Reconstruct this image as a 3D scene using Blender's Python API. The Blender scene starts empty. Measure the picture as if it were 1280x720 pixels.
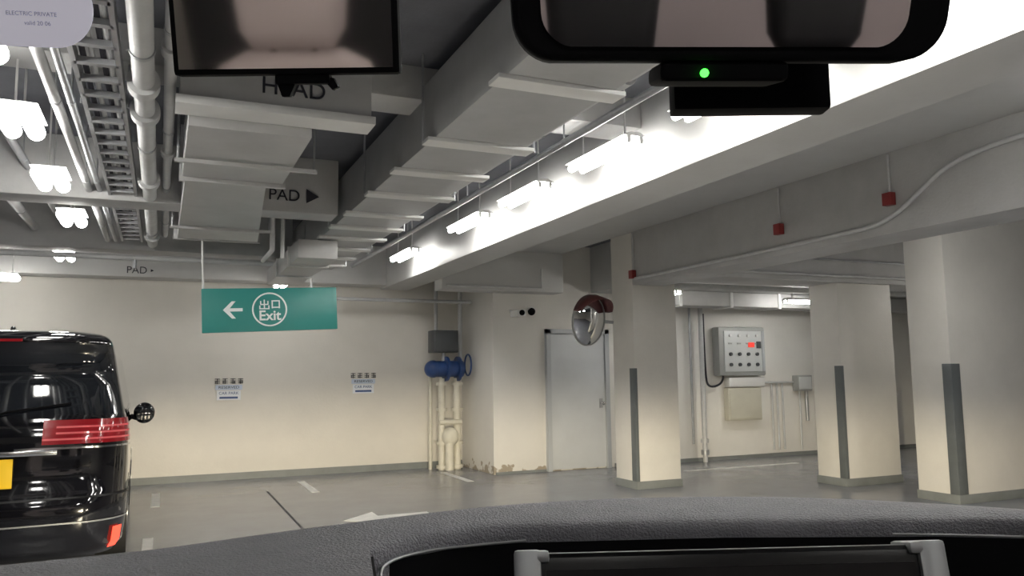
import bpy, bmesh, math, random
from mathutils import Vector, Matrix
random.seed(3)
scene = bpy.context.scene
COL = scene.collection

# ------------------------------------------------------------------ materials
def mat(name, col, rough=.5, metal=0.0, var=0.0, scale=3.0, bump=0.0, bscale=40.0,
        emit=None, es=0.0, coat=0.0, col2=None, lowdirt=None, spec=None):
    m = bpy.data.materials.new(name); m.use_nodes = True
    nt = m.node_tree; N = nt.nodes; L = nt.links
    b = N['Principled BSDF']
    c = (col[0], col[1], col[2], 1)
    b.inputs['Base Color'].default_value = c
    b.inputs['Roughness'].default_value = rough
    b.inputs['Metallic'].default_value = metal
    b.inputs['Coat Weight'].default_value = coat
    if spec is not None: b.inputs['Specular IOR Level'].default_value = spec
    if emit:
        b.inputs['Emission Color'].default_value = (*emit, 1)
        b.inputs['Emission Strength'].default_value = es
    if var > 0 or bump > 0:
        geo = N.new('ShaderNodeNewGeometry')
    if var > 0:
        n1 = N.new('ShaderNodeTexNoise'); n1.inputs['Scale'].default_value = scale
        n1.inputs['Detail'].default_value = 8; n1.inputs['Roughness'].default_value = .65
        L.new(geo.outputs['Position'], n1.inputs['Vector'])
        r = N.new('ShaderNodeValToRGB')
        r.color_ramp.elements[0].position = .3; r.color_ramp.elements[1].position = .65
        d = col2 if col2 else tuple(x*(1-var) for x in col)
        r.color_ramp.elements[0].color = (*d, 1); r.color_ramp.elements[1].color = c
        L.new(n1.outputs['Fac'], r.inputs['Fac'])
        out = r.outputs['Color']
        if lowdirt:
            sep = N.new('ShaderNodeSeparateXYZ'); L.new(geo.outputs['Position'], sep.inputs[0])
            mr = N.new('ShaderNodeMapRange'); mr.inputs['From Min'].default_value = 0.0
            mr.inputs['From Max'].default_value = lowdirt; mr.inputs['To Min'].default_value = .14; mr.inputs['To Max'].default_value = -.25
            L.new(sep.outputs['Z'], mr.inputs['Value'])
            n2 = N.new('ShaderNodeTexNoise'); n2.inputs['Scale'].default_value = 4.5; n2.inputs['Detail'].default_value = 5
            L.new(geo.outputs['Position'], n2.inputs['Vector'])
            ad = N.new('ShaderNodeMath'); ad.operation = 'ADD'
            L.new(mr.outputs[0], ad.inputs[0]); L.new(n2.outputs['Fac'], ad.inputs[1])
            r2 = N.new('ShaderNodeValToRGB'); r2.color_ramp.elements[0].position = .6; r2.color_ramp.elements[1].position = .63
            L.new(ad.outputs[0], r2.inputs['Fac'])
            mx = N.new('ShaderNodeMix'); mx.data_type = 'RGBA'
            L.new(r2.outputs['Color'], mx.inputs['Factor']); L.new(out, mx.inputs[6])
            mx.inputs[7].default_value = (.36, .31, .24, 1); out = mx.outputs[2]
        L.new(out, b.inputs['Base Color'])
    if bump > 0:
        n3 = N.new('ShaderNodeTexNoise'); n3.inputs['Scale'].default_value = bscale; n3.inputs['Detail'].default_value = 4
        L.new(geo.outputs['Position'], n3.inputs['Vector'])
        bp = N.new('ShaderNodeBump'); bp.inputs['Strength'].default_value = bump; bp.inputs['Distance'].default_value = .01
        L.new(n3.outputs['Fac'], bp.inputs['Height']); L.new(bp.outputs[0], b.inputs['Normal'])
    return m

M = {}
M['wall'] = mat('painted_wall', (.72, .69, .635), .6, var=.08, scale=1.2, bump=.15, bscale=30)
M['wallpeel'] = mat('painted_wall_peeling', (.73, .71, .67), .6, var=.08, scale=1.2, bump=.2, lowdirt=.40)
M['wallrecess'] = mat('painted_wall_recess', (.79, .775, .74), .6, var=.08, scale=1.2, bump=.2)
M['column'] = mat('painted_column', (.72, .70, .66), .55, var=.08, scale=2.0, bump=.15)
M['beam'] = mat('painted_beam', (.57, .57, .565), .45, var=.10, scale=1.5, bump=.1)
M['beamgrey'] = mat('grey_beam', (.50, .50, .50), .6, var=.18, scale=1.8, bump=.2)
M['ceiling'] = mat('ceiling_paint', (.16, .165, .19), .8, var=.3, scale=1.5, bump=.2)
M['floor'] = mat('epoxy_floor', (.235, .245, .27), .22, var=.18, scale=1.1, bump=.03, bscale=60)
M['skirt'] = mat('grey_skirting', (.22, .235, .235), .5, var=.2)
M['guard'] = mat('corner_guard_rubber', (.135, .15, .155), .5, var=.2)
M['boxdark'] = mat('dark_control_box', (.06, .065, .07), .5, var=.2)
M['line'] = mat('road_paint', (.78, .78, .76), .5, var=.2, scale=9)
M['joint'] = mat('floor_joint', (.06, .06, .07), .8)
M['duct'] = mat('duct_paint', (.53, .53, .53), .45, var=.16, scale=2.5)
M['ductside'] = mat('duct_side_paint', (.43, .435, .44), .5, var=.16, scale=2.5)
M['flange'] = mat('duct_flange', (.74, .74, .73), .4, var=.08)
M['pipe'] = mat('pipe_paint', (.56, .565, .57), .4, var=.16, scale=6)
M['galv'] = mat('galvanised_steel', (.45, .46, .48), .4, .6, var=.2, scale=8)
M['whitemetal'] = mat('white_metal', (.75, .75, .74), .35)
M['tube'] = mat('fluorescent_tube', (1, 1, 1), .3, emit=(1, .975, .92), es=40)
M['tubes'] = mat('compact_tube', (1, 1, 1), .3, emit=(1, .975, .92), es=30)
M['teal'] = mat('exit_sign_teal', (.025, .20, .18), .35, emit=(.01, .25, .22), es=.1)  # small emission brightens the board colour
M['white'] = mat('white_paint', (.8, .8, .8), .4, emit=(.8, .85, .82), es=.1)  # small emission brightens the sign lettering
M['black'] = mat('black_plastic', (.006, .006, .007), .8, spec=.08)
M['ink'] = mat('black_ink', (.02, .02, .03), .6)
M['blueink'] = mat('blue_ink', (.05, .10, .25), .5)
M['paleink'] = mat('pale_ink', (.40, .40, .55), .5)
M['signw'] = mat('sign_white', (.78, .80, .84), .5)
M['signb'] = mat('sign_pale_blue', (.55, .62, .74), .5)
M['door'] = mat('door_paint', (.57, .59, .61), .45, var=.06)
M['frame'] = mat('door_frame_paint', (.46, .48, .50), .4)
M['red'] = mat('red_paint', (.24, .03, .03), .4)
M['maroon'] = mat('maroon_visor', (.10, .025, .025), .4)
M['blue'] = mat('blue_valve_paint', (.02, .055, .18), .35, var=.2, scale=8)
M['cream'] = mat('cream_pipe', (.68, .65, .56), .45, var=.15, scale=6)
M['mirror'] = mat('mirror_glass', (.85, .86, .88), .03, 1.0)
M['panel'] = mat('panel_grey', (.33, .34, .33), .4, var=.06)
M['panelface'] = mat('panel_face', (.56, .58, .58), .35)
M['beige'] = mat('beige_box', (.60, .58, .49), .5, var=.1)
M['ledred'] = mat('red_led', (.6, .03, .02), .4, emit=(1, .06, .04), es=.8)
M['ledgreen'] = mat('green_led', (.02, .5, .02), .4, emit=(.05, 1, .05), es=5)
M['carpaint'] = mat('black_car_paint', (.004, .004, .006), .06, coat=1.0)
M['carglass'] = mat('car_window_glass', (.012, .014, .018), .05, coat=.6)
M['tail'] = mat('tail_lamp_red', (.20, .008, .012), .12, coat=1.0, emit=(.7, .02, .03), es=.12)
M['tailbar'] = mat('tail_lamp_bar', (.45, .08, .09), .2, coat=1.0, emit=(1, .12, .12), es=.28)
M['chrome'] = mat('chrome', (.75, .75, .77), .12, 1.0)
M['plate'] = mat('yellow_plate', (.85, .52, .01), .4, emit=(.9, .55, .01), es=.25)  # glow set into the yellow, the plate is no lamp
M['reflector'] = mat('orange_reflector', (.8, .06, .03), .3, emit=(1, .07, .04), es=1.6)  # emission stands in for light thrown back by the reflector
M['tyre'] = mat('tyre_rubber', (.015, .015, .016), .8)
M['dash'] = mat('dashboard_leather', (.19, .19, .215), .6, var=.2, scale=30, bump=.5, bscale=400)
M['silver'] = mat('silver_trim', (.34, .35, .36), .4, .6)
M['screen'] = mat('glossy_screen', (.60, .56, .55), .05, 1.0)
M['gloss'] = mat('gloss_black', (.004, .004, .005), .3, spec=.3)
M['rearglass'] = mat('rear_view_mirror_glass', (.42, .395, .405), .03, 1.0)
M['seatblack'] = mat('black_seat_leather', (.012, .012, .013), .6)
M['seatlight'] = mat('beige_seat_leather', (.62, .54, .52), .6)
M['sticker'] = mat('sticker_lilac', (.68, .66, .74), .6, emit=(.6, .58, .66), es=.5)  # brightness put in as emission, the sticker gives no light itself
M['lens'] = mat('headlight_lens', (1, 1, 1), .2, emit=(1, .9, .72), es=90)

# ------------------------------------------------------------------ builders
def new(name, me, m, parent=None):
    o = bpy.data.objects.new(name, me); COL.objects.link(o)
    if m is not None and len(me.materials) == 0: me.materials.append(m)
    if parent: o.parent = parent
    return o
def empty(name, loc=(0, 0, 0), rot=(0, 0, 0), parent=None):
    o = bpy.data.objects.new(name, None); COL.objects.link(o)
    o.location = loc; o.rotation_euler = rot; o.empty_display_size = .1
    if parent: o.parent = parent
    return o
def smooth(me, ang=None):
    for p in me.polygons: p.use_smooth = True
    if ang:
        try: me.set_sharp_from_angle(angle=math.radians(ang))
        except Exception: pass
def box(name, x0, x1, y0, y1, z0, z1, m, parent=None, bev=0.0, seg=2):
    c = Vector(((x0+x1)/2, (y0+y1)/2, (z0+z1)/2))
    bm = bmesh.new(); bmesh.ops.create_cube(bm, size=1)
    for v in bm.verts: v.co = Vector((v.co.x*(x1-x0), v.co.y*(y1-y0), v.co.z*(z1-z0)))
    if bev: bmesh.ops.bevel(bm, geom=bm.edges[:], offset=bev, segments=seg, affect='EDGES', profile=.6)
    me = bpy.data.meshes.new(name); bm.to_mesh(me); bm.free()
    if bev: smooth(me, 35)
    o = new(name, me, m, parent); o.location = c; return o
def cyl(name, p0, p1, r, m, parent=None, seg=20, r2=None):
    p0 = Vector(p0); p1 = Vector(p1); d = p1-p0
    bm = bmesh.new()
    bmesh.ops.create_cone(bm, cap_ends=True, segments=seg, radius1=r, radius2=r if r2 is None else r2, depth=d.length)
    me = bpy.data.meshes.new(name); bm.to_mesh(me); bm.free(); smooth(me, 40)
    o = new(name, me, m, parent); o.location = (p0+p1)/2
    o.rotation_euler = d.to_track_quat('Z', 'Y').to_euler(); return o
def ball(name, c, r, m, parent=None, s=(1, 1, 1)):
    bm = bmesh.new(); bmesh.ops.create_uvsphere(bm, u_segments=24, v_segments=14, radius=r)
    for v in bm.verts: v.co = Vector((v.co.x*s[0], v.co.y*s[1], v.co.z*s[2]))
    me = bpy.data.meshes.new(name); bm.to_mesh(me); bm.free(); smooth(me)
    o = new(name, me, m, parent); o.location = c; return o
def prism(name, pts, vec, m, parent=None):
    bm = bmesh.new(); vs = [bm.verts.new(p) for p in pts]
    f = bm.faces.new(vs); r = bmesh.ops.extrude_face_region(bm, geom=[f])
    bmesh.ops.translate(bm, verts=[e for e in r['geom'] if isinstance(e, bmesh.types.BMVert)], vec=vec)
    bmesh.ops.recalc_face_normals(bm, faces=bm.faces[:])
    me = bpy.data.meshes.new(name); bm.to_mesh(me); bm.free()
    return new(name, me, m, parent)
def path(name, pts, r, m, parent=None, kind='POLY'):
    cu = bpy.data.curves.new(name, 'CURVE'); cu.dimensions = '3D'; cu.bevel_depth = r; cu.bevel_resolution = 4
    cu.use_fill_caps = True
    sp = cu.splines.new(kind); sp.points.add(len(pts)-1)
    for i, p in enumerate(pts): sp.points[i].co = (*p, 1)
    if kind == 'NURBS': sp.order_u = 3; sp.use_endpoint_u = True
    cu.materials.append(m)
    o = bpy.data.objects.new(name, cu); COL.objects.link(o)
    if parent: o.parent = parent
    return o
def txt(name, body, size, loc, m, parent=None, rot=(math.pi/2, 0, 0), ex=.002, sx=1):
    cu = bpy.data.curves.new(name, 'FONT'); cu.body = body; cu.size = size; cu.extrude = ex
    cu.align_x = 'CENTER'; cu.align_y = 'CENTER'; cu.materials.append(m)
    o = bpy.data.objects.new(name, cu); COL.objects.link(o); o.location = loc; o.rotation_euler = rot; o.scale = (sx, 1, 1)
    if parent: o.parent = parent
    return o
def loft(name, rings, mats, bandmat=None, parent=None, cap=True, closed=True):
    bm = bmesh.new(); R = [[bm.verts.new(p) for p in r] for r in rings]
    n = len(rings[0])
    for i in range(len(R)-1):
        for j in range(n if closed else n-1):
            k = (j+1) % n
            f = bm.faces.new((R[i][j], R[i][k], R[i+1][k], R[i+1][j])); f.smooth = True
            if bandmat: f.material_index = bandmat(i, j)
    if cap:
        bm.faces.new(R[0][::-1]); bm.faces.new(R[-1])
    bmesh.ops.recalc_face_normals(bm, faces=bm.faces[:])
    me = bpy.data.meshes.new(name); bm.to_mesh(me); bm.free()
    for m in mats: me.materials.append(m)
    return new(name, me, None, parent)
def rrect(w, h, r, n=8):
    pts = []
    for cx, cz, a0 in ((w-r, h-r, 0), (-w+r, h-r, 90), (-w+r, -h+r, 180), (w-r, -h+r, 270)):
        for i in range(n+1):
            a = math.radians(a0+90*i/n); pts.append((cx+r*math.cos(a), cz+r*math.sin(a)))
    return pts

# ------------------------------------------------------------------ room shell
CZ = 3.55
box('floor', -6, 14, -6, 13.2, -.12, 0, M['floor'])
box('ceiling', -6, 14, -6, 13.2, CZ, CZ+.15, M['ceiling'])
box('wall_back', -6, 4.65, 12.75, 13.0, 0, CZ, M['wall'])
box('wall_left', -6.2, -6, -6, 13.0, 0, CZ, M['wall'])
box('wall_right', 14, 14.2, -6, 13.0, 0, CZ, M['wall'])
box('wall_rear', -6, 14, -6.2, -6, 0, CZ, M['wall'])
box('wall_door_side', 4.65, 6.70, 11.35, 13.0, 0, CZ, M['wallpeel'])
box('wall_recess', 6.70, 14, 11.35, 13.0, 0, CZ, M['wallrecess'])
box('baseboard_back', -6, 4.64, 12.72, 12.75, 0, .10, M['skirt'])
box('baseboard_door_side', 4.68, 5.52, 11.325, 11.35, 0, .035, M['skirt'])
box('baseboard_recess', 6.75, 14, 11.325, 11.35, 0, .06, M['skirt'])

def column(x0, x1, y0, y1, gl):
    e = empty('concrete_column')
    box('shaft', x0, x1, y0, y1, 0, CZ, M['column'], e, .015)
    box('skirting', x0-.012, x1+.012, y0-.012, y1+.012, 0, .10, M['skirt'], e, .004)
    box('corner_guard_front', x0-.014, x0+gl, y0-.016, y0, .10, 1.56, M['guard'], e, .004)
    box('corner_guard_side', x0-.016, x0, y0-.014, y0+.10, .10, 1.56, M['guard'], e, .004)
    return e
column(5.70, 6.38, 9.02, 9.55, .03)
column(8.20, 9.18, 7.95, 8.45, .03)
column(8.20, 11.2, 6.35, 6.88, .13)

def beam(nm, x0, x1, y0, y1, z0, z1, m, bev=.012):
    return box(nm, x0, x1, y0, y1, z0, z1, m, None, bev)
beam('ceiling_main_beam', 3.25, 3.72, -6, 12.75, 2.90, CZ, M['beam'])
beam('ceiling_side_beam', 5.70, 6.20, -6, 9.02, 2.66, CZ, M['beamgrey'])
beam('ceiling_column_beam', 6.20, 14, 7.90, 8.50, 2.66, CZ, M['beamgrey'])
beam('ceiling_recess_slab', 6.38, 14, 8.5, 11.35, 2.80, CZ, M['beam'])
beam('ceiling_bay_slab', 3.72, 5.70, -6, 11.35, 3.36, CZ, M['beam'])
for y, z in ((1.2, 3.2), (4.95, 3.32), (7.5, 3.02), (10.4, 3.02)):
    beam('ceiling_cross_beam', -6, 1.5 if z < 3.1 else 3.25, y, y+.35, z, CZ, M['beamgrey'])
beam('ceiling_cross_beam', -6, 3.25, 12.35, 12.75, 2.93, CZ, M['beam'])
beam('ceiling_cross_beam', 3.72, 5.7, 11.0, 11.35, 2.75, CZ, M['beam'])
e = empty('headroom_warning_sign')
txt('text_a', 'PAD \u25B6', .15, (1.09, 7.49, 3.17), M['ink'], e)
e = empty('headroom_warning_sign')
txt('text_b', 'PAD \u25B8', .14, (-.30, 12.34, 3.02), M['ink'], e)

# ------------------------------------------------------------------ floor marks
def mark(nm, x0, x1, y0, y1, m=None, z=.004):
    return box(nm, x0, x1, y0, y1, 0, z, m or M['line'])
mark('parking_line', 1.86, 1.96, 10.8, 12.0)
mark('parking_line', 4.02, 4.12, 10.8, 12.0)
mark('parking_line', -.05, .05, 10.5, 11.7)
mark('parking_line', -.10, -.01, 7.0, 8.5)
mark('parking_line', 7.4, 9.6, 10.3, 10.4)
mark('floor_joint', 1.335, 1.36, 5.5, 11.2, M['joint'], .002)
prism('floor_arrow', [(1.80, 8.55, 0), (2.2, 8.95, 0), (2.2, 8.68, 0), (2.75, 8.68, 0), (2.75, 8.42, 0), (2.2, 8.42, 0), (2.2, 8.2, 0)], (0, 0, .004), M['line'])

# ------------------------------------------------------------------ ducts
e = empty('ventilation_duct')
box('duct_collar', .05, 1.12, 4.62, 4.80, 3.04, 3.33, M['duct'], e, .01)
box('collar_flange', .03, 1.14, 4.60, 4.82, 3.00, 3.05, M['flange'], e, .004)
txt('text_c', 'HEAD', .14, (.66, 4.615, 3.16), M['ink'], e, ex=.004)
box('duct_run', .10, .80, 4.82, 6.1, 2.94, 3.3, M['duct'], e, .01)
prism('duct_run_far', [(.12, 6.1, 2.92), (.68, 6.1, 2.92), (.90, 8.75, 2.92), (.12, 8.75, 2.92)], (0, 0, .35), M['duct'], e)
for y, x1 in ((6.1, .82), (8.73, .92)):
    box('flange', .08, x1, y-.02, y+.02, 2.91, 3.32, M['duct'], e)
for y in (5.5, 8.0):
    for x in (.06, .93): cyl('hanger_rod', (x, y, 2.92), (x, y, CZ), .008, M['galv'], e, 8)
    box('hanger_bar', .04, .95, y-.015, y+.015, 2.895, 2.92, M['duct'], e)

e = empty('ventilation_duct')
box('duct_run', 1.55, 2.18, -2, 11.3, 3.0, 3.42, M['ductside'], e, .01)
for i, y in enumerate((1.1, 1.9, 2.7, 3.55, 4.7, 5.5, 6.3, 7.15, 7.85, 8.5, 9.25, 10.0, 10.7)):
    box('support_plate', 1.50, 2.24, y, y+.14, 2.975, 3.0, M['flange'], e, .004)
    if i % 2 == 0:
        for x in (1.48, 2.26): cyl('hanger_rod', (x, y+.05, 2.98), (x, y+.05, CZ), .008, M['galv'], e, 8)
e = empty('ventilation_duct')
box('branch', 1.3, 1.72, 8.6, 11.3, 2.76, 2.96, M['duct'], e, .01)
for y in (9.2, 10.2): box('flange', 1.28, 1.74, y, y+.04, 2.74, 2.97, M['flange'], e)

# ------------------------------------------------------------------ pipes left
def pipe(nm, x, z, r, y0, y1, m, fl=(), hang=3):
    e = empty(nm)
    cyl('run', (x, y0, z), (x, y1, z), r, m, e, 24)
    for y in fl: cyl('flange', (x, y-.05, z), (x, y+.05, z), r*1.5, m, e, 24)
    n = hang
    for i in range(n):
        y = y0+(y1-y0)*(i+.5)/n
        cyl('hanger', (x, y, z), (x, y, CZ), .007, M['galv'], e, 8)
        cyl('clamp', (x, y-.015, z), (x, y+.015, z), r*1.12, M['galv'], e, 24)
    return e
pipe('water_pipe', -.13, 3.08, .055, -2, 10.2, M['pipe'], (3.3, 4.6, 5.1, 6.9, 9.6), 7)
pipe('water_pipe', .0, 3.14, .032, -2, 9.9, M['pipe'], (4.2, 6.2), 7)
pipe('water_pipe', -.60, 3.1, .03, -2, 10.2, M['pipe'], (), 6)
pipe('water_pipe', -.52, 3.1, .022, -2, 10.2, M['galv'], (), 6)
pipe('water_pipe', -1.05, 3.25, .03, -2, 10.3, M['galv'], (), 6)
pipe('water_pipe', -1.35, 3.22, .045, -2, 10.3, M['pipe'], (5.5, 8.2), 6)
pipe('water_pipe', 2.45, 3.22, .035, -2, 12.0, M['pipe'], (3.9, 7), 7)
pipe('water_pipe', 2.62, 3.16, .025, -2, 12.0, M['galv'], (), 7)
e = empty('cable_ladder')
for x in (-.44, -.24): box('rail', x-.012, x+.012, -2, 10.0, 3.06, 3.13, M['galv'], e)
bm = bmesh.new()
for i in range(48):
    r = bmesh.ops.create_cube(bm, size=1); y = -1.9+i*.25
    for v in r['verts']: v.co = Vector((v.co.x*.2-.34, v.co.y*.04+y, v.co.z*.03+3.075))
me = bpy.data.meshes.new('rungs'); bm.to_mesh(me); bm.free(); new('rungs', me, M['galv'], e)
for i, x in enumerate((-.40, -.36, -.31, -.28)): cyl('cable', (x, -2, 3.105), (x, 10, 3.105), .014, M['pipe'] if i % 2 else M['ink'], e, 8)
for y in (2, 5, 8):
    for x in (-.46, -.22): cyl('rod', (x, y, 3.06), (x, y, CZ), .006, M['galv'], e, 8)
e = empty('sprinkler_pipe')
cyl('run', (-5.9, 9.9, 2.86), (1.2, 9.9, 2.86), .03, M['pipe'], e)
cyl('head', (-.3, 9.9, 2.74), (-.3, 9.9, 2.86), .02, M['galv'], e, 12)
e = empty('sprinkler_pipe')
cyl('run', (2.0, 12.2, 2.68), (4.62, 12.2, 2.68), .028, M['pipe'], e)
cyl('drop', (2.05, 12.2, 2.68), (2.05, 12.2, CZ-.01), .02, M['pipe'], e, 12)
e = empty('sprinkler_pipe')
path('run', [(1.0, 8.3, CZ-.01), (1.0, 8.3, 2.78), (1.0, 9.1, 2.78)], .025, M['pipe'], e)
cyl('run_b', (1.1, 8.3, 2.7), (1.1, 8.3, CZ-.01), .02, M['pipe'], e)

# ------------------------------------------------------------------ lamps
def lamp(x, y0, y1, z, along='Y', top=CZ, r=.022, s0=.045, tm='tube'):
    L = y1-y0
    e = empty('fluorescent_lamp', (x, (y0+y1)/2, z), (0, 0, 0 if along == 'Y' else math.pi/2))
    h = L/2; k = s0/.042
    prism('housing', [(-.03*k, -h, .06), (.03*k, -h, .06), (.08*k, -h, r+.004), (-.08*k, -h, r+.004)], (0, L, 0), M['whitemetal'], e)
    for s in (-s0, s0):
        cyl('tube', (s, -h+.02, 0), (s, h-.02, 0), r, M[tm], e, 16)
        if tm == 'tubes':
            for q in (-1, 1): ball('tube_end', (s, q*(h-.02), 0), r, M[tm], e)
        else:
            for q in (-1, 1): box('socket', s-.014, s+.014, q*(h-.01)-.01, q*(h-.01)+.01, -.02, .03, M['whitemetal'], e)
    for q in (-.7, .7): cyl('hanger_rod', (0, q*h, .05), (0, q*h, top-z), .007, M['whitemetal'], e, 8)
    return e
for y0, y1 in ((-1.0, -.1), (.4, 1.3), (1.8, 2.7), (3.2, 4.1), (4.62, 5.5), (6.05, 6.93), (7.45, 8.4), (9.9, 10.85)):
    lamp(2.98, y0, y1, 3.11, r=.028, s0=.05)  # tubes made thicker to include the glow around the lamps
for y in (-2.0, .6, 4.0, 5.3, 6.8, 8.4): lamp(-.80, y-.22, y+.22, 3.0, r=.05, s0=.062, tm='tubes')  # short fat tubes shaped after the lamp glare
lamp(-1.12, 10.9, 11.25, 3.0, r=.045, s0=.062, tm='tubes')
lamp(-1.9, 11.6, 12.0, 2.8, 'X', r=.04, s0=.062, tm='tubes')
lamp(1.55, 11.6, 12.05, 2.80)
lamp(9.6, 9.4, 10.4, 2.60, 'X', 2.8)
lamp(6.9, 9.65, 10.4, 2.66, 'Y', 2.8)
lamp(10.6, 7.0, 7.8, 2.75)
lamp(7.6, 3.6, 4.6, 2.9, r=.03)  # unseen lamp added to light the column fronts
lamp(6.9, 5.0, 5.8, 3.2, r=.03)  # added lamp hidden behind the side beam, brightens the columns
lamp(7.2, 1.0, 2.0, 2.9, r=.03)  # added out of view for more light on the columns
lamp(4.7, -.2, .7, 3.1, top=3.36)  # unseen bay lamp added for its light
lamp(4.9, 2.1, 2.95, 3.2, top=3.36, r=.028)  # unseen bay lamp added to brighten the first column
lamp(-3.5, 3, 4, 3.0); lamp(-3.5, 7.8, 8.8, 3.0); lamp(1.0, -3.2, -2.2, 3.0); lamp(5, -3.2, -2.2, 3.0, top=3.36)

# ------------------------------------------------------------------ exit sign
e = empty('exit_sign', (1.09, 9.0, 2.235), (0, math.radians(-2.5), 0))
box('board', -.71, .71, 0, .06, -.235, .235, M['teal'], e, .008)
ring = [(math.cos(math.radians(a)), math.sin(math.radians(a))) for a in range(0, 360, 8)]
loft('circle', [[(x*r, yy, z*r) for x, z in ring] for r, yy in ((.185, 0), (.185, -.006), (.168, -.006), (.168, 0))], [M['white']], None, e, cap=False).location = (-.02, 0, 0)
def bar(p, x0, x1, z0, z1, m, y=-.006): return box('stroke', x0, x1, y, 0.001, z0, z1, m, p)
def chu(p, x, z, s, m):
    t = s*.12
    bar(p, x-t/2, x+t/2, z-s/2, z+s/2, m)
    for q in (-1, 1):
        bar(p, x+q*s*.36-t/2, x+q*s*.36+t/2, z, z+s*.36, m)
        bar(p, x+q*s*.45-t/2, x+q*s*.45+t/2, z-s*.5, z-s*.1, m)
    bar(p, x-s*.4, x+s*.4, z-t/2, z+t/2, m); bar(p, x-s*.5, x+s*.5, z-s*.5, z-s*.5+t, m)
def kou(p, x, z, s, m):
    t = s*.13; h = s*.42
    bar(p, x-h, x-h+t, z-h, z+h, m); bar(p, x+h-t, x+h, z-h, z+h, m)
    bar(p, x-h, x+h, z+h-t, z+h, m); bar(p, x-h, x+h, z-h+t*.3, z-h+t*1.3, m)
chu(e, -.075, .055, .105, M['white']); kou(e, .045, .055, .105, M['white'])
tx = txt('exit_text', 'Exit', .15, (-.02, -.004, -.07), M['white'], e); tx.data.offset = .003
bar(e, -.45, -.30, -.014, .020, M['white'])
prism('arrow_head', [(-.50, -.006, .003), (-.41, -.006, .095), (-.37, -.006, .095), (-.445, -.006, .003), (-.37, -.006, -.09), (-.41, -.006, -.09)], (0, .006, 0), M['white'], e)
cyl('hanger_rod_l', (-.69, .03, .2), (-.69, .03, 1.3), .012, M['whitemetal'], e, 10)

def glyph(p, x, z, s, m):
    t = s*.11
    for k in range(3): bar(p, x-s*.4, x+s*.4, z-s*.35+k*s*.33, z-s*.35+k*s*.33+t, m)
    bar(p, x-t/2, x+t/2, z-s*.45, z+s*.45, m)
    q = random.choice((-1, 1)); bar(p, x+q*s*.3-t/2, x+q*s*.3+t/2, z-s*.4, z+s*.1, m)
for X, Z in ((.95, 1.32), (2.98, 1.38)):
    e = empty('parking_notice', (X, 12.745, Z))
    for i in range(4): glyph(e, -.165+i*.11, .13, .09, M['ink'])
    box('notice_panel', -.19, .19, -.006, 0, .0, .075, M['signb'], e)
    txt('notice_text', 'RESERVED', .055, (0, -.008, .037), M['ink'], e, sx=1.2)
    box('notice_panel_lower', -.17, .17, -.006, 0, -.15, -.01, M['signw'], e)
    txt('notice_text_lower', 'CAR PARK', .06, (0, -.008, -.05), M['blueink'], e)
    bar(e, -.13, .13, -.13, -.10, M['blueink'], -.01)

# ------------------------------------------------------------------ door
e = empty('door_1')
box('leaf', 5.60, 6.58, 11.31, 11.35, .02, 2.13, M['door'], e, .004)
box('frame_left', 5.53, 5.60, 11.27, 11.35, 0, 2.20, M['frame'], e)
box('frame_right', 6.58, 6.65, 11.27, 11.35, 0, 2.20, M['frame'], e)
box('frame_top', 5.53, 6.65, 11.27, 11.35, 2.13, 2.20, M['frame'], e)
cyl('knob_stem', (6.50, 11.31, 1.02), (6.50, 11.25, 1.02), .012, M['chrome'], e)
ball('knob', (6.50, 11.235, 1.02), .03, M['chrome'], e)
box('lock_plate', 6.47, 6.53, 11.303, 11.31, .95, 1.10, M['galv'], e)

# ------------------------------------------------------------------ convex mirror
e = empty('convex_traffic_mirror', (5.11, 9.15, 2.19), (math.radians(8), 0, math.radians(14)))
R = .275; rings = []
for k in range(0, 7):
    a = k/6*math.radians(38); rr = R*math.sin(a)/math.sin(math.radians(38))
    yy = -.07*(1-(rr/R)**2)
    rr = max(rr, .001)
    rings.append([(x*rr, yy, z*rr*1.18) for x, z in ring])
loft('mirror_face', rings, [M['mirror']], None, e, cap=False)
loft('rim', [[(x*r, y, z*r*1.18) for x, z in ring] for r, y in ((.270, -.005), (.283, -.010), (.287, .02), (.25, .06))], [M['panel']], None, e, cap=False)
loft('back_shell', [[(x*r, y, z*r*1.15) for x, z in ring] for r, y in ((.275, .02), (.2, .08), (.02, .10))], [M['panel']], None, e, cap=False)
arc = [(math.cos(math.radians(a)), math.sin(math.radians(a))) for a in range(20, 161, 5)]
v = loft('visor', [[(x*.289, .02, z*.335) for x, z in arc], [(x*.294, -.08, z*.34) for x, z in arc], [(x*.297, -.07-.20*z, z*.26+.04) for x, z in arc]], [M['maroon']], None, e, cap=False, closed=False)
so = v.modifiers.new('s', 'SOLIDIFY'); so.thickness = .008
path('bracket', [(0, .08, 0), (0, .22, -.02), (.40, .20, -.02), (.57, .13, -.02)], .022, M['galv'], e)

e = empty('cctv_camera')
cyl('mount', (4.95, 11.35, 2.48), (4.95, 11.18, 2.44), .018, M['whitemetal'], e)
box('body', 4.88, 5.02, 10.92, 11.2, 2.37, 2.47, M['whitemetal'], e, .015)
cyl('lens', (4.95, 10.90, 2.42), (4.95, 10.925, 2.42), .042, M['black'], e)
ball('dome', (5.28, 11.28, 2.47), .06, M['black'], e)
cyl('dome_base', (5.28, 11.35, 2.50), (5.28, 11.27, 2.50), .05, M['whitemetal'], e)

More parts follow.
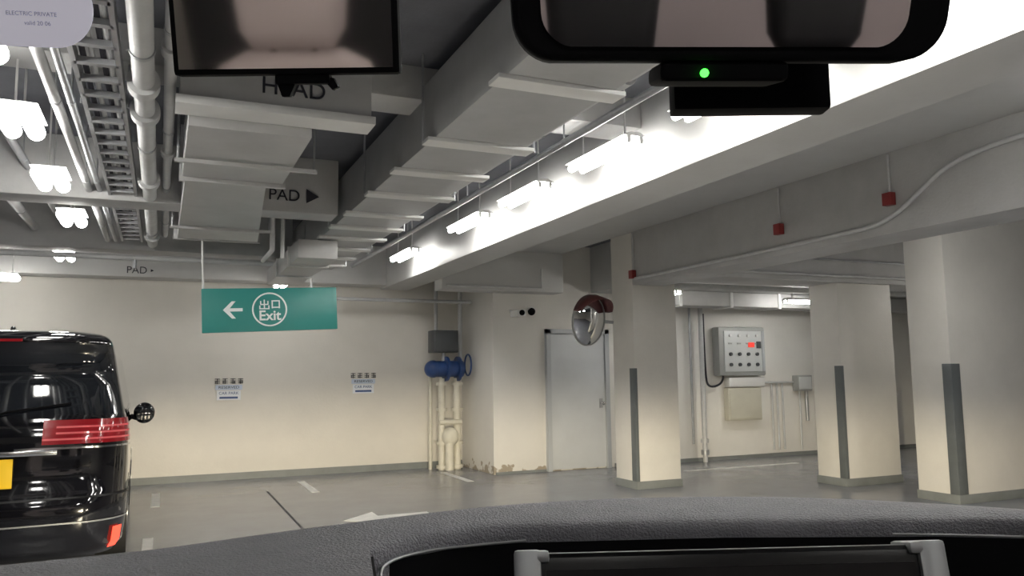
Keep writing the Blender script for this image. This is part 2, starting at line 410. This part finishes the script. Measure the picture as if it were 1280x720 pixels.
# ------------------------------------------------------------------ riser with valves
e = empty('fire_riser_valve')
for x, r in ((4.16, .055), (4.42, .06)):
    cyl('pipe', (x, 12.35, 0), (x, 12.35, 1.45), r, M['cream'], e, 20)
    for z in (.05, .42, .95, 1.36): cyl('flange', (x, 12.35, z-.025), (x, 12.35, z+.025), r*1.6, M['cream'], e, 20)
cyl('pipe_thin', (4.02, 12.5, 0), (4.02, 12.5, 1.5), .03, M['cream'], e, 20)
ball('elbow_body', (4.28, 12.28, .52), .14, M['cream'], e, (1, .8, 1.1))
cyl('elbow_leg', (4.26, 12.26, 0), (4.26, 12.26, .5), .07, M['cream'], e)
cyl('cross_pipe', (4.10, 12.3, .75), (4.48, 12.3, .75), .04, M['cream'], e)
cyl('valve_body', (3.98, 12.3, 1.60), (4.50, 12.3, 1.60), .13, M['blue'], e)
cyl('valve_flange', (4.20, 12.3, 1.60), (4.24, 12.3, 1.60), .20, M['blue'], e)
cyl('valve_flange_b', (4.40, 12.3, 1.60), (4.44, 12.3, 1.60), .20, M['blue'], e)
ball('pump_end', (4.0, 12.3, 1.60), .14, M['blue'], e)
path('handwheel', [(4.56, 12.2+math.cos(math.radians(a))*.15, 1.66+math.sin(math.radians(a))*.17) for a in range(0, 361, 20)], .014, M['blue'], e)
box('control_box', 3.98, 4.40, 12.2, 12.5, 1.86, 2.22, M['boxdark'], e, .015)
box('control_box_face', 4.0, 4.38, 12.18, 12.2, 1.88, 2.20, M['boxdark'], e, .005)
cyl('box_post', (4.2, 12.35, 1.6), (4.2, 12.35, 1.88), .03, M['galv'], e)
cyl('riser_up', (4.5, 12.4, 1.6), (4.5, 12.4, CZ-.01), .035, M['pipe'], e)
cyl('riser_up_b', (4.15, 12.6, 2.1), (4.15, 12.6, CZ-.01), .03, M['pipe'], e)

# ------------------------------------------------------------------ side beam services
e = empty('fire_alarm_conduit')
path('conduit', [(5.675, 8.9, 2.73), (5.675, 5.3, 2.73), (5.675, 4.9, 2.76), (5.675, 4.55, 2.96), (5.675, 4.3, 3.12), (5.675, 3.7, 3.2), (5.675, 1.5, 3.22)], .020, M['pipe'], e, 'NURBS')
for y, z in ((4.86, 2.95), (6.2, 2.92), (8.95, 2.79)):
    box('alarm_box', 5.63, 5.695, y-.045, y+.045, z-.055, z+.055, M['red'], e, .006)
    cyl('drop', (5.68, y, z), (5.68, y, 3.34), .010, M['pipe'], e, 10)
e = empty('wall_conduit')
path('conduit', [(6.3, 7.87, 2.74), (8.9, 7.87, 2.74), (12, 7.87, 2.74)], .02, M['pipe'], e)
path('conduit_b', [(6.3, 7.87, 2.95), (12, 7.87, 2.95)], .015, M['galv'], e)
e = empty('ceiling_conduit')
path('run', [(3.76, 10.95, 2.80), (5.3, 10.95, 2.80), (5.3, 10.95, 3.1)], .018, M['pipe'], e)

# ------------------------------------------------------------------ recess services
e = empty('electrical_control_panel')
box('cabinet', 8.75, 9.75, 11.15, 11.34, 1.43, 2.27, M['panel'], e, .03)
box('door', 8.85, 9.66, 11.13, 11.16, 1.50, 2.20, M['panelface'], e, .008)
for i in range(4):
    for j in range(2):
        cyl('knob', (8.97+i*.19, 11.13, 1.62+j*.18), (8.97+i*.19, 11.10, 1.62+j*.18), .030, M['boxdark'], e, 16)
    cyl('lamp', (8.97+i*.19, 11.13, 2.12), (8.97+i*.19, 11.105, 2.12), .022, M['ledgreen'] if i == 5 else M['whitemetal'], e, 16)
    box('label', 8.93+i*.19, 9.01+i*.19, 11.122, 11.13, 1.97, 1.995, M['panel'], e)
box('display', 9.36, 9.48, 11.112, 11.13, 1.92, 2.0, M['ledred'], e)
box('display_b', 9.54, 9.63, 11.115, 11.13, 1.90, 2.02, M['boxdark'], e)
box('hinge_side', 9.66, 9.71, 11.12, 11.16, 1.5, 2.2, M['frame'], e)
path('cable', [(8.85, 11.2, 1.43), (8.85, 11.2, 1.3), (8.60, 11.28, 1.22), (8.55, 11.3, 1.45), (8.55, 11.3, 2.5)], .018, M['ink'], e, 'NURBS')
e = empty('cable_trunking')
box('trunk', 8.98, 9.76, 11.2, 11.34, 1.24, 1.40, M['whitemetal'], e, .01)
for i in range(3): cyl('conduit', (10.0+i*.12, 11.32, .12), (10.0+i*.12, 11.32, 1.3), .018, M['pipe'], e, 10)
cyl('link', (9.76, 11.3, 1.3), (10.5, 11.3, 1.3), .018, M['pipe'], e, 10)
e = empty('junction_box')
box('body', 8.96, 9.68, 11.22, 11.34, .66, 1.22, M['beige'], e, .012)
box('lid', 8.99, 9.65, 11.205, 11.225, .69, 1.19, M['beige'], e, .006)
e = empty('switch_box')
box('body', 10.5, 10.84, 11.2, 11.34, 1.14, 1.42, M['panel'], e, .012)
box('lid', 10.53, 10.81, 11.185, 11.205, 1.17, 1.39, M['panelface'], e, .006)
cyl('conduit_a', (10.62, 11.3, 1.14), (10.62, 11.3, .10), .018, M['pipe'], e, 10)
cyl('conduit_b', (10.78, 11.3, 1.14), (10.78, 11.3, .6), .03, M['galv'], e, 10)
e = empty('standpipe')
cyl('pipe', (8.42, 11.2, 0), (8.42, 11.2, 2.78), .04, M['pipe'], e)
cyl('valve', (8.42, 11.2, .12), (8.42, 11.2, .2), .065, M['galv'], e)
cyl('pipe_b', (8.25, 11.28, .3), (8.25, 11.28, 2.78), .02, M['galv'], e)
cyl('flange', (8.42, 11.2, .32), (8.42, 11.2, .38), .065, M['pipe'], e)
e = empty('ventilation_duct')
box('duct', 6.8, 13.5, 10.5, 10.95, 2.56, 2.79, M['duct'], e, .01)
for x in (7.5, 8.5, 9.5, 10.5, 11.5): box('flange', x, x+.05, 10.48, 10.97, 2.54, 2.795, M['flange'], e)
pipe_e = empty('water_pipe')
cyl('run', (6.4, 9.2, 2.70), (13.5, 9.2, 2.70), .04, M['pipe'], pipe_e)

# ------------------------------------------------------------------ black minivan
LV = [(.18, .84, .10, 4.80, .25), (.26, .90, .02, 4.88, .30), (.45, .922, .0, 4.92, .30), (.60, .925, .0, 4.92, .30),
      (.66, .922, .03, 4.92, .28), (.85, .925, .05, 4.90, .26), (1.0, .922, .055, 4.86, .24), (1.12, .912, .07, 4.7, .22),
      (1.21, .895, .085, 4.3, .20), (1.24, .885, .10, 4.05, .20), (1.45, .845, .155, 3.75, .18), (1.70, .80, .21, 3.45, .17),
      (1.75, .79, .17, 3.4, .16), (1.80, .775, .13, 3.35, .18), (1.84, .74, .17, 3.25, .22), (1.88, .66, .35, 3.1, .28), (1.90, .5, .6, 2.9, .3)]
def outline(w, y0, y1, r, n=10):
    segs = []
    k = 8
    for i in range(k): segs.append(((w-r)*i/k, y0))
    for i in range(n+1):
        a = math.radians(-90+90*i/n); segs.append((w-r+r*math.cos(a), y0+r+r*math.sin(a)))
    for i in range(1, 12): segs.append((w, y0+r+(y1-y0-2*r)*i/12))
    for i in range(n+1):
        a = math.radians(90*i/n); segs.append((w-r+r*math.cos(a), y1-r+r*math.sin(a)))
    for i in range(1, k+1): segs.append(((w-r)*(1-i/k), y1))
    full = segs + [(-x, y) for x, y in segs[-2:0:-1]]
    return [(x, y-(.05*(1-(x/w)**2) if y < 1 and abs(y-y0) < r else 0)) for x, y in full], segs
def lvl(z):
    for a, b in zip(LV, LV[1:]):
        if a[0] <= z <= b[0]:
            t = (z-a[0])/(b[0]-a[0]); return [a[i]+(b[i]-a[i])*t for i in range(5)]
    return list(LV[-1])
car = empty('black_minivan', (-1.13, 6.9, 0), (0, 0, math.radians(1.2)))
rings = [[(x, y, z) for x, y in outline(w, y0, y1, r)[0]] for z, w, y0, y1, r in LV]
loft('body', rings, [M['carpaint'], M['carglass']], lambda i, j: 1 if 9 <= i <= 10 else 0, car)
def strip(nm, z0, z1, off, m, sel, n=4):
    rr = []
    for k in range(n+1):
        z = z0+(z1-z0)*k/n; _, w, y0, y1, r = lvl(z)
        full, segs = outline(w+off, y0-off, y1+off, r+off)
        rr.append([(x, y, z) for x, y in full[:len(segs)]])
    idx = [j for j in range(len(rr[0])) if sel(*rr[0][j][:2])]
    for s in (1, -1):
        loft(nm, [[(s*r[j][0], r[j][1], r[j][2]) for j in idx] for r in rr], [m], None, car, cap=False, closed=False)
strip('tail_lamp', 1.02, 1.20, .012, M['tail'], lambda x, y: x > .28 and y < .5)
for z in (1.05, 1.095, 1.14):
    strip('tail_lamp_bar', z, z+.014, .016, M['tailbar'], lambda x, y: x > .33+.6*(z-1.04) and y < .45, 1)
strip('chrome_strip', .985, 1.0, .014, M['chrome'], lambda x, y: x > .15 and y < .45, 1)
strip('window_chrome', 1.215, 1.225, .008, M['chrome'], lambda x, y: y > .3 and y < 3.8, 1)
strip('bumper_trim', .62, .635, .012, M['gloss'], lambda x, y: y < 1.0, 1)
strip('lower_chrome', .44, .452, .012, M['silver'], lambda x, y: y < .3, 1)
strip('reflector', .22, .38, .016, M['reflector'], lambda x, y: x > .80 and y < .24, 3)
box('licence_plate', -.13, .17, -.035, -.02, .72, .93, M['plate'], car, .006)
txt('plate_text_top', 'JZ', .11, (.02, -.037, .875), M['ink'], car)
txt('plate_text', '483', .11, (.02, -.037, .775), M['ink'], car)
box('plate_garnish', -.45, .45, -.03, .03, .945, .985, M['chrome'], car, .01)
box('high_stop_lamp', -.18, .18, .055, .10, 1.79, 1.81, M['tail'], car)
path('rear_wiper', [(0, .02, 1.24), (.12, .03, 1.27), (.52, .07, 1.32)], .009, M['black'], car)
cyl('wiper_hub', (0, .0, 1.23), (0, .08, 1.23), .028, M['black'], car)
for x in (-.79, .79):
    for y in (1.05, 3.95):
        s = 1 if x > 0 else -1
        cyl('tyre', (x-.1*s, y, .34), (x+.135*s, y, .34), .34, M['tyre'], car, 36)
        cyl('rim', (x+.13*s, y, .34), (x+.142*s, y, .34), .22, M['chrome'], car, 30)
for s in (-1, 1):
    ball('side_mirror', (s*1.05, 3.62, 1.10), .13, M['carpaint'], car, (.9, .55, .95))
    box('mirror_glass', s*1.05-.085, s*1.05+.085, 3.548, 3.562, 1.02, 1.18, M['carglass'], car, .004)
    cyl('mirror_arm', (s*.86, 3.66, 1.08), (s*.98, 3.63, 1.04), .03, M['carpaint'], car)
ball('roof_antenna', (0, 1.0, 1.92), .04, M['carpaint'], car, (.6, 1.4, 1))

# ------------------------------------------------------------------ own car interior
YAW = -math.radians(23.7)
EYE = (0, 0, 1.5)
d = empty('car_dashboard', EYE, (0, 0, YAW))
TB = [(-.9, .30), (-.75, .42), (-.55, .54), (-.393, .635), (-.292, .69), (-.184, .775), (-.035, .875), (.08, .917), (.19, .928), (.30, .918), (.398, .883), (.50, .825), (.7, .68), (.95, .48), (1.1, .36)]
TN = [(-.3, .40), (-.16, .62), (-.125, .675), (-.10, .725), (-.06, .760), (.0, .785), (.2, .797), (.40, .790), (.50, .770), (.7, .62), (.95, .42), (1.1, .30)]
def interp(T, x):
    n = len(T)
    for i in range(n-1):
        if T[i][0] <= x <= T[i+1][0]:
            x0, a = T[i]; x1, b = T[i+1]; h = x1-x0; t = (x-x0)/h
            def sl(k):
                k0 = max(k-1, 0); k1 = min(k+1, n-1); return (T[k1][1]-T[k0][1])/(T[k1][0]-T[k0][0])
            m0, m1 = sl(i)*h, sl(i+1)*h
            return (2*t**3-3*t*t+1)*a+(t**3-2*t*t+t)*m0+(-2*t**3+3*t*t)*b+(t**3-t*t)*m1
    return .35
def patch(nm, x0, x1, ynf, edge=False, nx=60):
    rows = []
    xs = [x0+(x1-x0)*i/nx for i in range(nx+1)]
    def F(x): return max(interp(TB, x), ynf(x)+.035)
    def P(i, y, z):
        x = xs[i]
        if edge and y < .70: x += (.70-y)*.21*(i/nx)**3
        return (x, y, z)
    dprof = [(0, -.22), (0, -.152), (.003, -.145), (.010, -.1405), (.022, -.139), (.05, -.1385)]
    for dd, z in dprof: rows.append([P(i, F(x)-dd*.5, z) for i, x in enumerate(xs)])
    for t, z in ((.75, -.139), (.5, -.140), (.25, -.142), (.1, -.144), (.04, -.147), (0, -.155), (0, -.35)):
        rows.append([P(i, ynf(x)+(F(x)-.025-ynf(x))*t, z) for i, x in enumerate(xs)])
    return loft(nm, rows, [M['dash']], None, d, cap=False, closed=False)
patch('dash_top_left', -.88, -.125, lambda x: .26, True)
patch('dash_top_middle', -.125, 1.05, lambda x: interp(TN, x))
box('cavity_floor', -.125, 1.05, .35, .765, -.36, -.32, M['black'], d)
cav = [(-.123, .70), (-.10, .722), (-.06, .755), (0, .780), (.2, .792), (.4, .785), (.5, .766), (.7, .618), (1.05, .34)]
loft('cavity_back', [[(x, y-.004, z) for x, y in cav] for z in (-.158, -.36)], [M['black']], None, d, cap=False, closed=False)
prism('cavity_side', [(-.121, .70, -.150), (-.033, .28, -.150), (-.033, .28, -.36), (-.121, .70, -.36)], (-.004, 0, 0), M['black'], d)
path('trim_line', [(-.086, .54, -.158), (-.110, .66, -.157), (-.108, .70, -.157), (-.092, .725, -.156), (-.055, .753, -.156), (0.01, .775, -.156)], .0014, M['silver'], d, 'NURBS')
path('trim_line_right', [(.36, .784, -.156), (.46, .772, -.156), (.5, .760, -.157)], .0012, M['silver'], d, 'NURBS')
dsp = empty('display', (.158, .60, -.218), (math.radians(-12), math.radians(-.7), 0), d)
box('housing', -.157, .157, -.012, .03, -.10, .088, M['gloss'], dsp, .008, 3)
box('screen', -.135, .135, -.0135, -.012, -.09, .076, M['gloss'], dsp)
for s in (-1, 1):
    box('side_bezel', s*.148-.010, s*.148+.010, -.016, .032, -.10, .0905, M['silver'], dsp, .003)
    box('corner_bezel', min(s*.156, s*.132), max(s*.156, s*.132), -.016, .004, .081, .0900, M['silver'], dsp, .003)

rv = empty('rear_view_mirror', (0, 0, 1.5), (0, 0, YAW))
mp = empty('mirror_pivot', (.143, .50, .247), (math.radians(15), 0, math.radians(2)), rv)
def tapered(w, h, r):
    return [(x*(1+.02*z/h), z+.008*(1-(x/w)**2)*(-1 if z < 0 else 1)) for x, z in rrect(w, h, r, 8)]
sh = tapered(.142, .042, .024); sh2 = tapered(.137, .037, .02); sh3 = tapered(.11, .02, .015)
loft('shell', [[(x, -.012, z) for x, z in sh2], [(x, -.014, z) for x, z in sh], [(x, .008, z) for x, z in sh], [(x, .03, z) for x, z in sh3]], [M['black']], None, mp)
gl = [(x-.004, z) for x, z in tapered(.120, .0345, .018)]
prism('glass', [(x, -.0145, z) for x, z in gl], (0, .002, 0), M['rearglass'], mp)
box('sensor_pod', -.045, .040, -.012, .03, -.058, -.045, M['black'], mp, .005, 3)
ball('status_led', (-.017, -.0145, -.0530), .0028, M['ledgreen'], mp)
cyl('stem', (.0, .02, 0), (.0, .05, .13), .010, M['black'], mp)

dc = empty('dash_camera', (0, 0, 1.5), (0, 0, YAW))
box('body', .125, .245, .59, .610, .1985, .238, M['black'], dc, .003)
box('arm', .17, .20, .595, .607, .235, .40, M['black'], dc)

sc = empty('windscreen_monitor', (0, 0, 1.5), (0, 0, YAW))
sp = empty('monitor_pivot', (-.148, .50, .246), (math.radians(16), 0, math.radians(0)), sc)
box('shell', -.0755, .0755, 0, .012, -.048, .057, M['black'], sp, .003)
box('screen', -.071, .071, -.001, .001, -.044, .053, M['screen'], sp)
box('mount_block', -.009, .028, .002, .012, -.054, -.047, M['black'], sp, .002)
prism('mount_clip', [(-.009, .004, -.050), (.006, .004, -.050), (.0, .004, -.062), (-.005, .004, -.062)], (0, .006, 0), M['black'], sp)
prism('mount_hook', [(.022, .004, -.050), (.030, .004, -.050), (.033, .004, -.056), (.029, .004, -.058)], (0, .006, 0), M['black'], sp)
cyl('arm', (0, .012, 0), (0, .03, .13), .008, M['black'], sp)

hd = empty('car_roof_header', (0, 0, 1.5), (0, 0, YAW))
box('header', -.7, .85, .30, .66, .385, .42, M['seatblack'], hd, .012)

st = empty('windscreen_sticker', (0, 0, 1.5), (0, 0, YAW))
s2 = empty('sticker_face', (-.390, .60, .293), (math.radians(20), 0, math.radians(8)), st)
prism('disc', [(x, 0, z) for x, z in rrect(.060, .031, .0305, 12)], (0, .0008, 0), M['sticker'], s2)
txt('print_a', 'ELECTRIC PRIVATE', .0045, (.014, -.0008, -.006), M['paleink'], s2, ex=0)
txt('print_b', 'valid 20 06', .0045, (.018, -.0008, -.013), M['paleink'], s2, ex=0)

def seat(x, y, m, tilt, hw=1.0):
    e = empty('car_seat', EYE, (0, 0, YAW))
    rings = []
    for z, w, dd in ((-.95, .20, .10), (-.9, .25, .12), (-.5, .26, .10), (-.2, .24, .085), (-.05, .18, .06), (-.02, .12, .03)):
        rings.append([(x+px, y+tilt*(z+.5)+py, z) for px, py in rrect(w, dd, dd*.8, 6)])
    loft('backrest', rings, [m], None, e)
    rings = []
    for z, w, dd in ((-.01, .10, .03), (.03, .125, .05), (.14, .135, .055), (.21, .11, .045), (.235, .07, .02)):
        rings.append([(x+px, y+tilt*(z+.5)+py, z) for px, py in rrect(w*hw, dd, dd*.8, 6)])
    loft('headrest', rings, [m], None, e)
    for s in (-.05, .05): cyl('post', (x+s, y+tilt*.43, -.06), (x+s, y+tilt*.52, .05), .007, M['black'], e, 10)
    box('cushion', x-.25, x+.25, y, y+.5, -1.05, -.85, m, e, .06, 4)
    return e
seat(-.52, -.85, M['seatlight'], -.2)  # unseen pale seat added to give the monitor its light reflection
seat(.32, -.85, M['seatblack'], -.2)
seat(.95, -1.1, M['seatblack'], -.2)
tr = empty('reflection_panels', EYE, (0, 0, YAW))  # unseen panels added for the dark and light areas the mirrors reflect
box('reflection_panel_dark', -1.3, .05, -2.35, -2.3, -.9, .75, M['seatblack'], tr, .02)
box('reflection_panel_light', .05, 1.9, -2.35, -2.3, -.9, .75, M['seatlight'], tr, .02)

hl = empty('car_headlight', EYE, (0, 0, YAW))
for x in (-.45, .85):
    li = bpy.data.lights.new('headlight_beam', 'SPOT'); li.energy = 1150; li.color = (1, .87, .62)
    li.spot_size = math.radians(95); li.spot_blend = .6; li.shadow_soft_size = .006
    o = bpy.data.objects.new('headlight_beam', li); COL.objects.link(o); o.parent = hl
    o.location = (x, 2.2, -.80); o.rotation_euler = (math.radians(88), 0, 0)
    box('shutter', x-.25, x+.25, 2.30, 2.305, -.797, -.66, M['black'], hl)
    box('housing', x-.12, x+.12, 2.05, 2.15, -.90, -.70, M['silver'], hl, .02)
    for q in (-.16, .16): ball('lens', (x+q, 2.15, -.86), .045, M['lens'], hl, (1, .4, 1))

# ------------------------------------------------------------------ world, camera
wd = bpy.data.worlds.new('world'); wd.use_nodes = True; scene.world = wd
wd.node_tree.nodes['Background'].inputs[0].default_value = (.6, .62, .66, 1)
wd.node_tree.nodes['Background'].inputs[1].default_value = .2
cd = bpy.data.cameras.new('camera'); cam = bpy.data.objects.new('camera', cd); COL.objects.link(cam)
cd.sensor_width = 36; cd.lens = 28.125; cd.clip_start = .01
Rm = Matrix.Rotation(YAW, 4, 'Z') @ Matrix.Rotation(math.radians(96.16), 4, 'X') @ Matrix.Rotation(math.radians(-.7), 4, 'Z')
cam.matrix_world = Matrix.Translation(EYE) @ Rm
scene.camera = cam
try:
    scene.view_settings.view_transform = 'Standard'
except Exception: pass
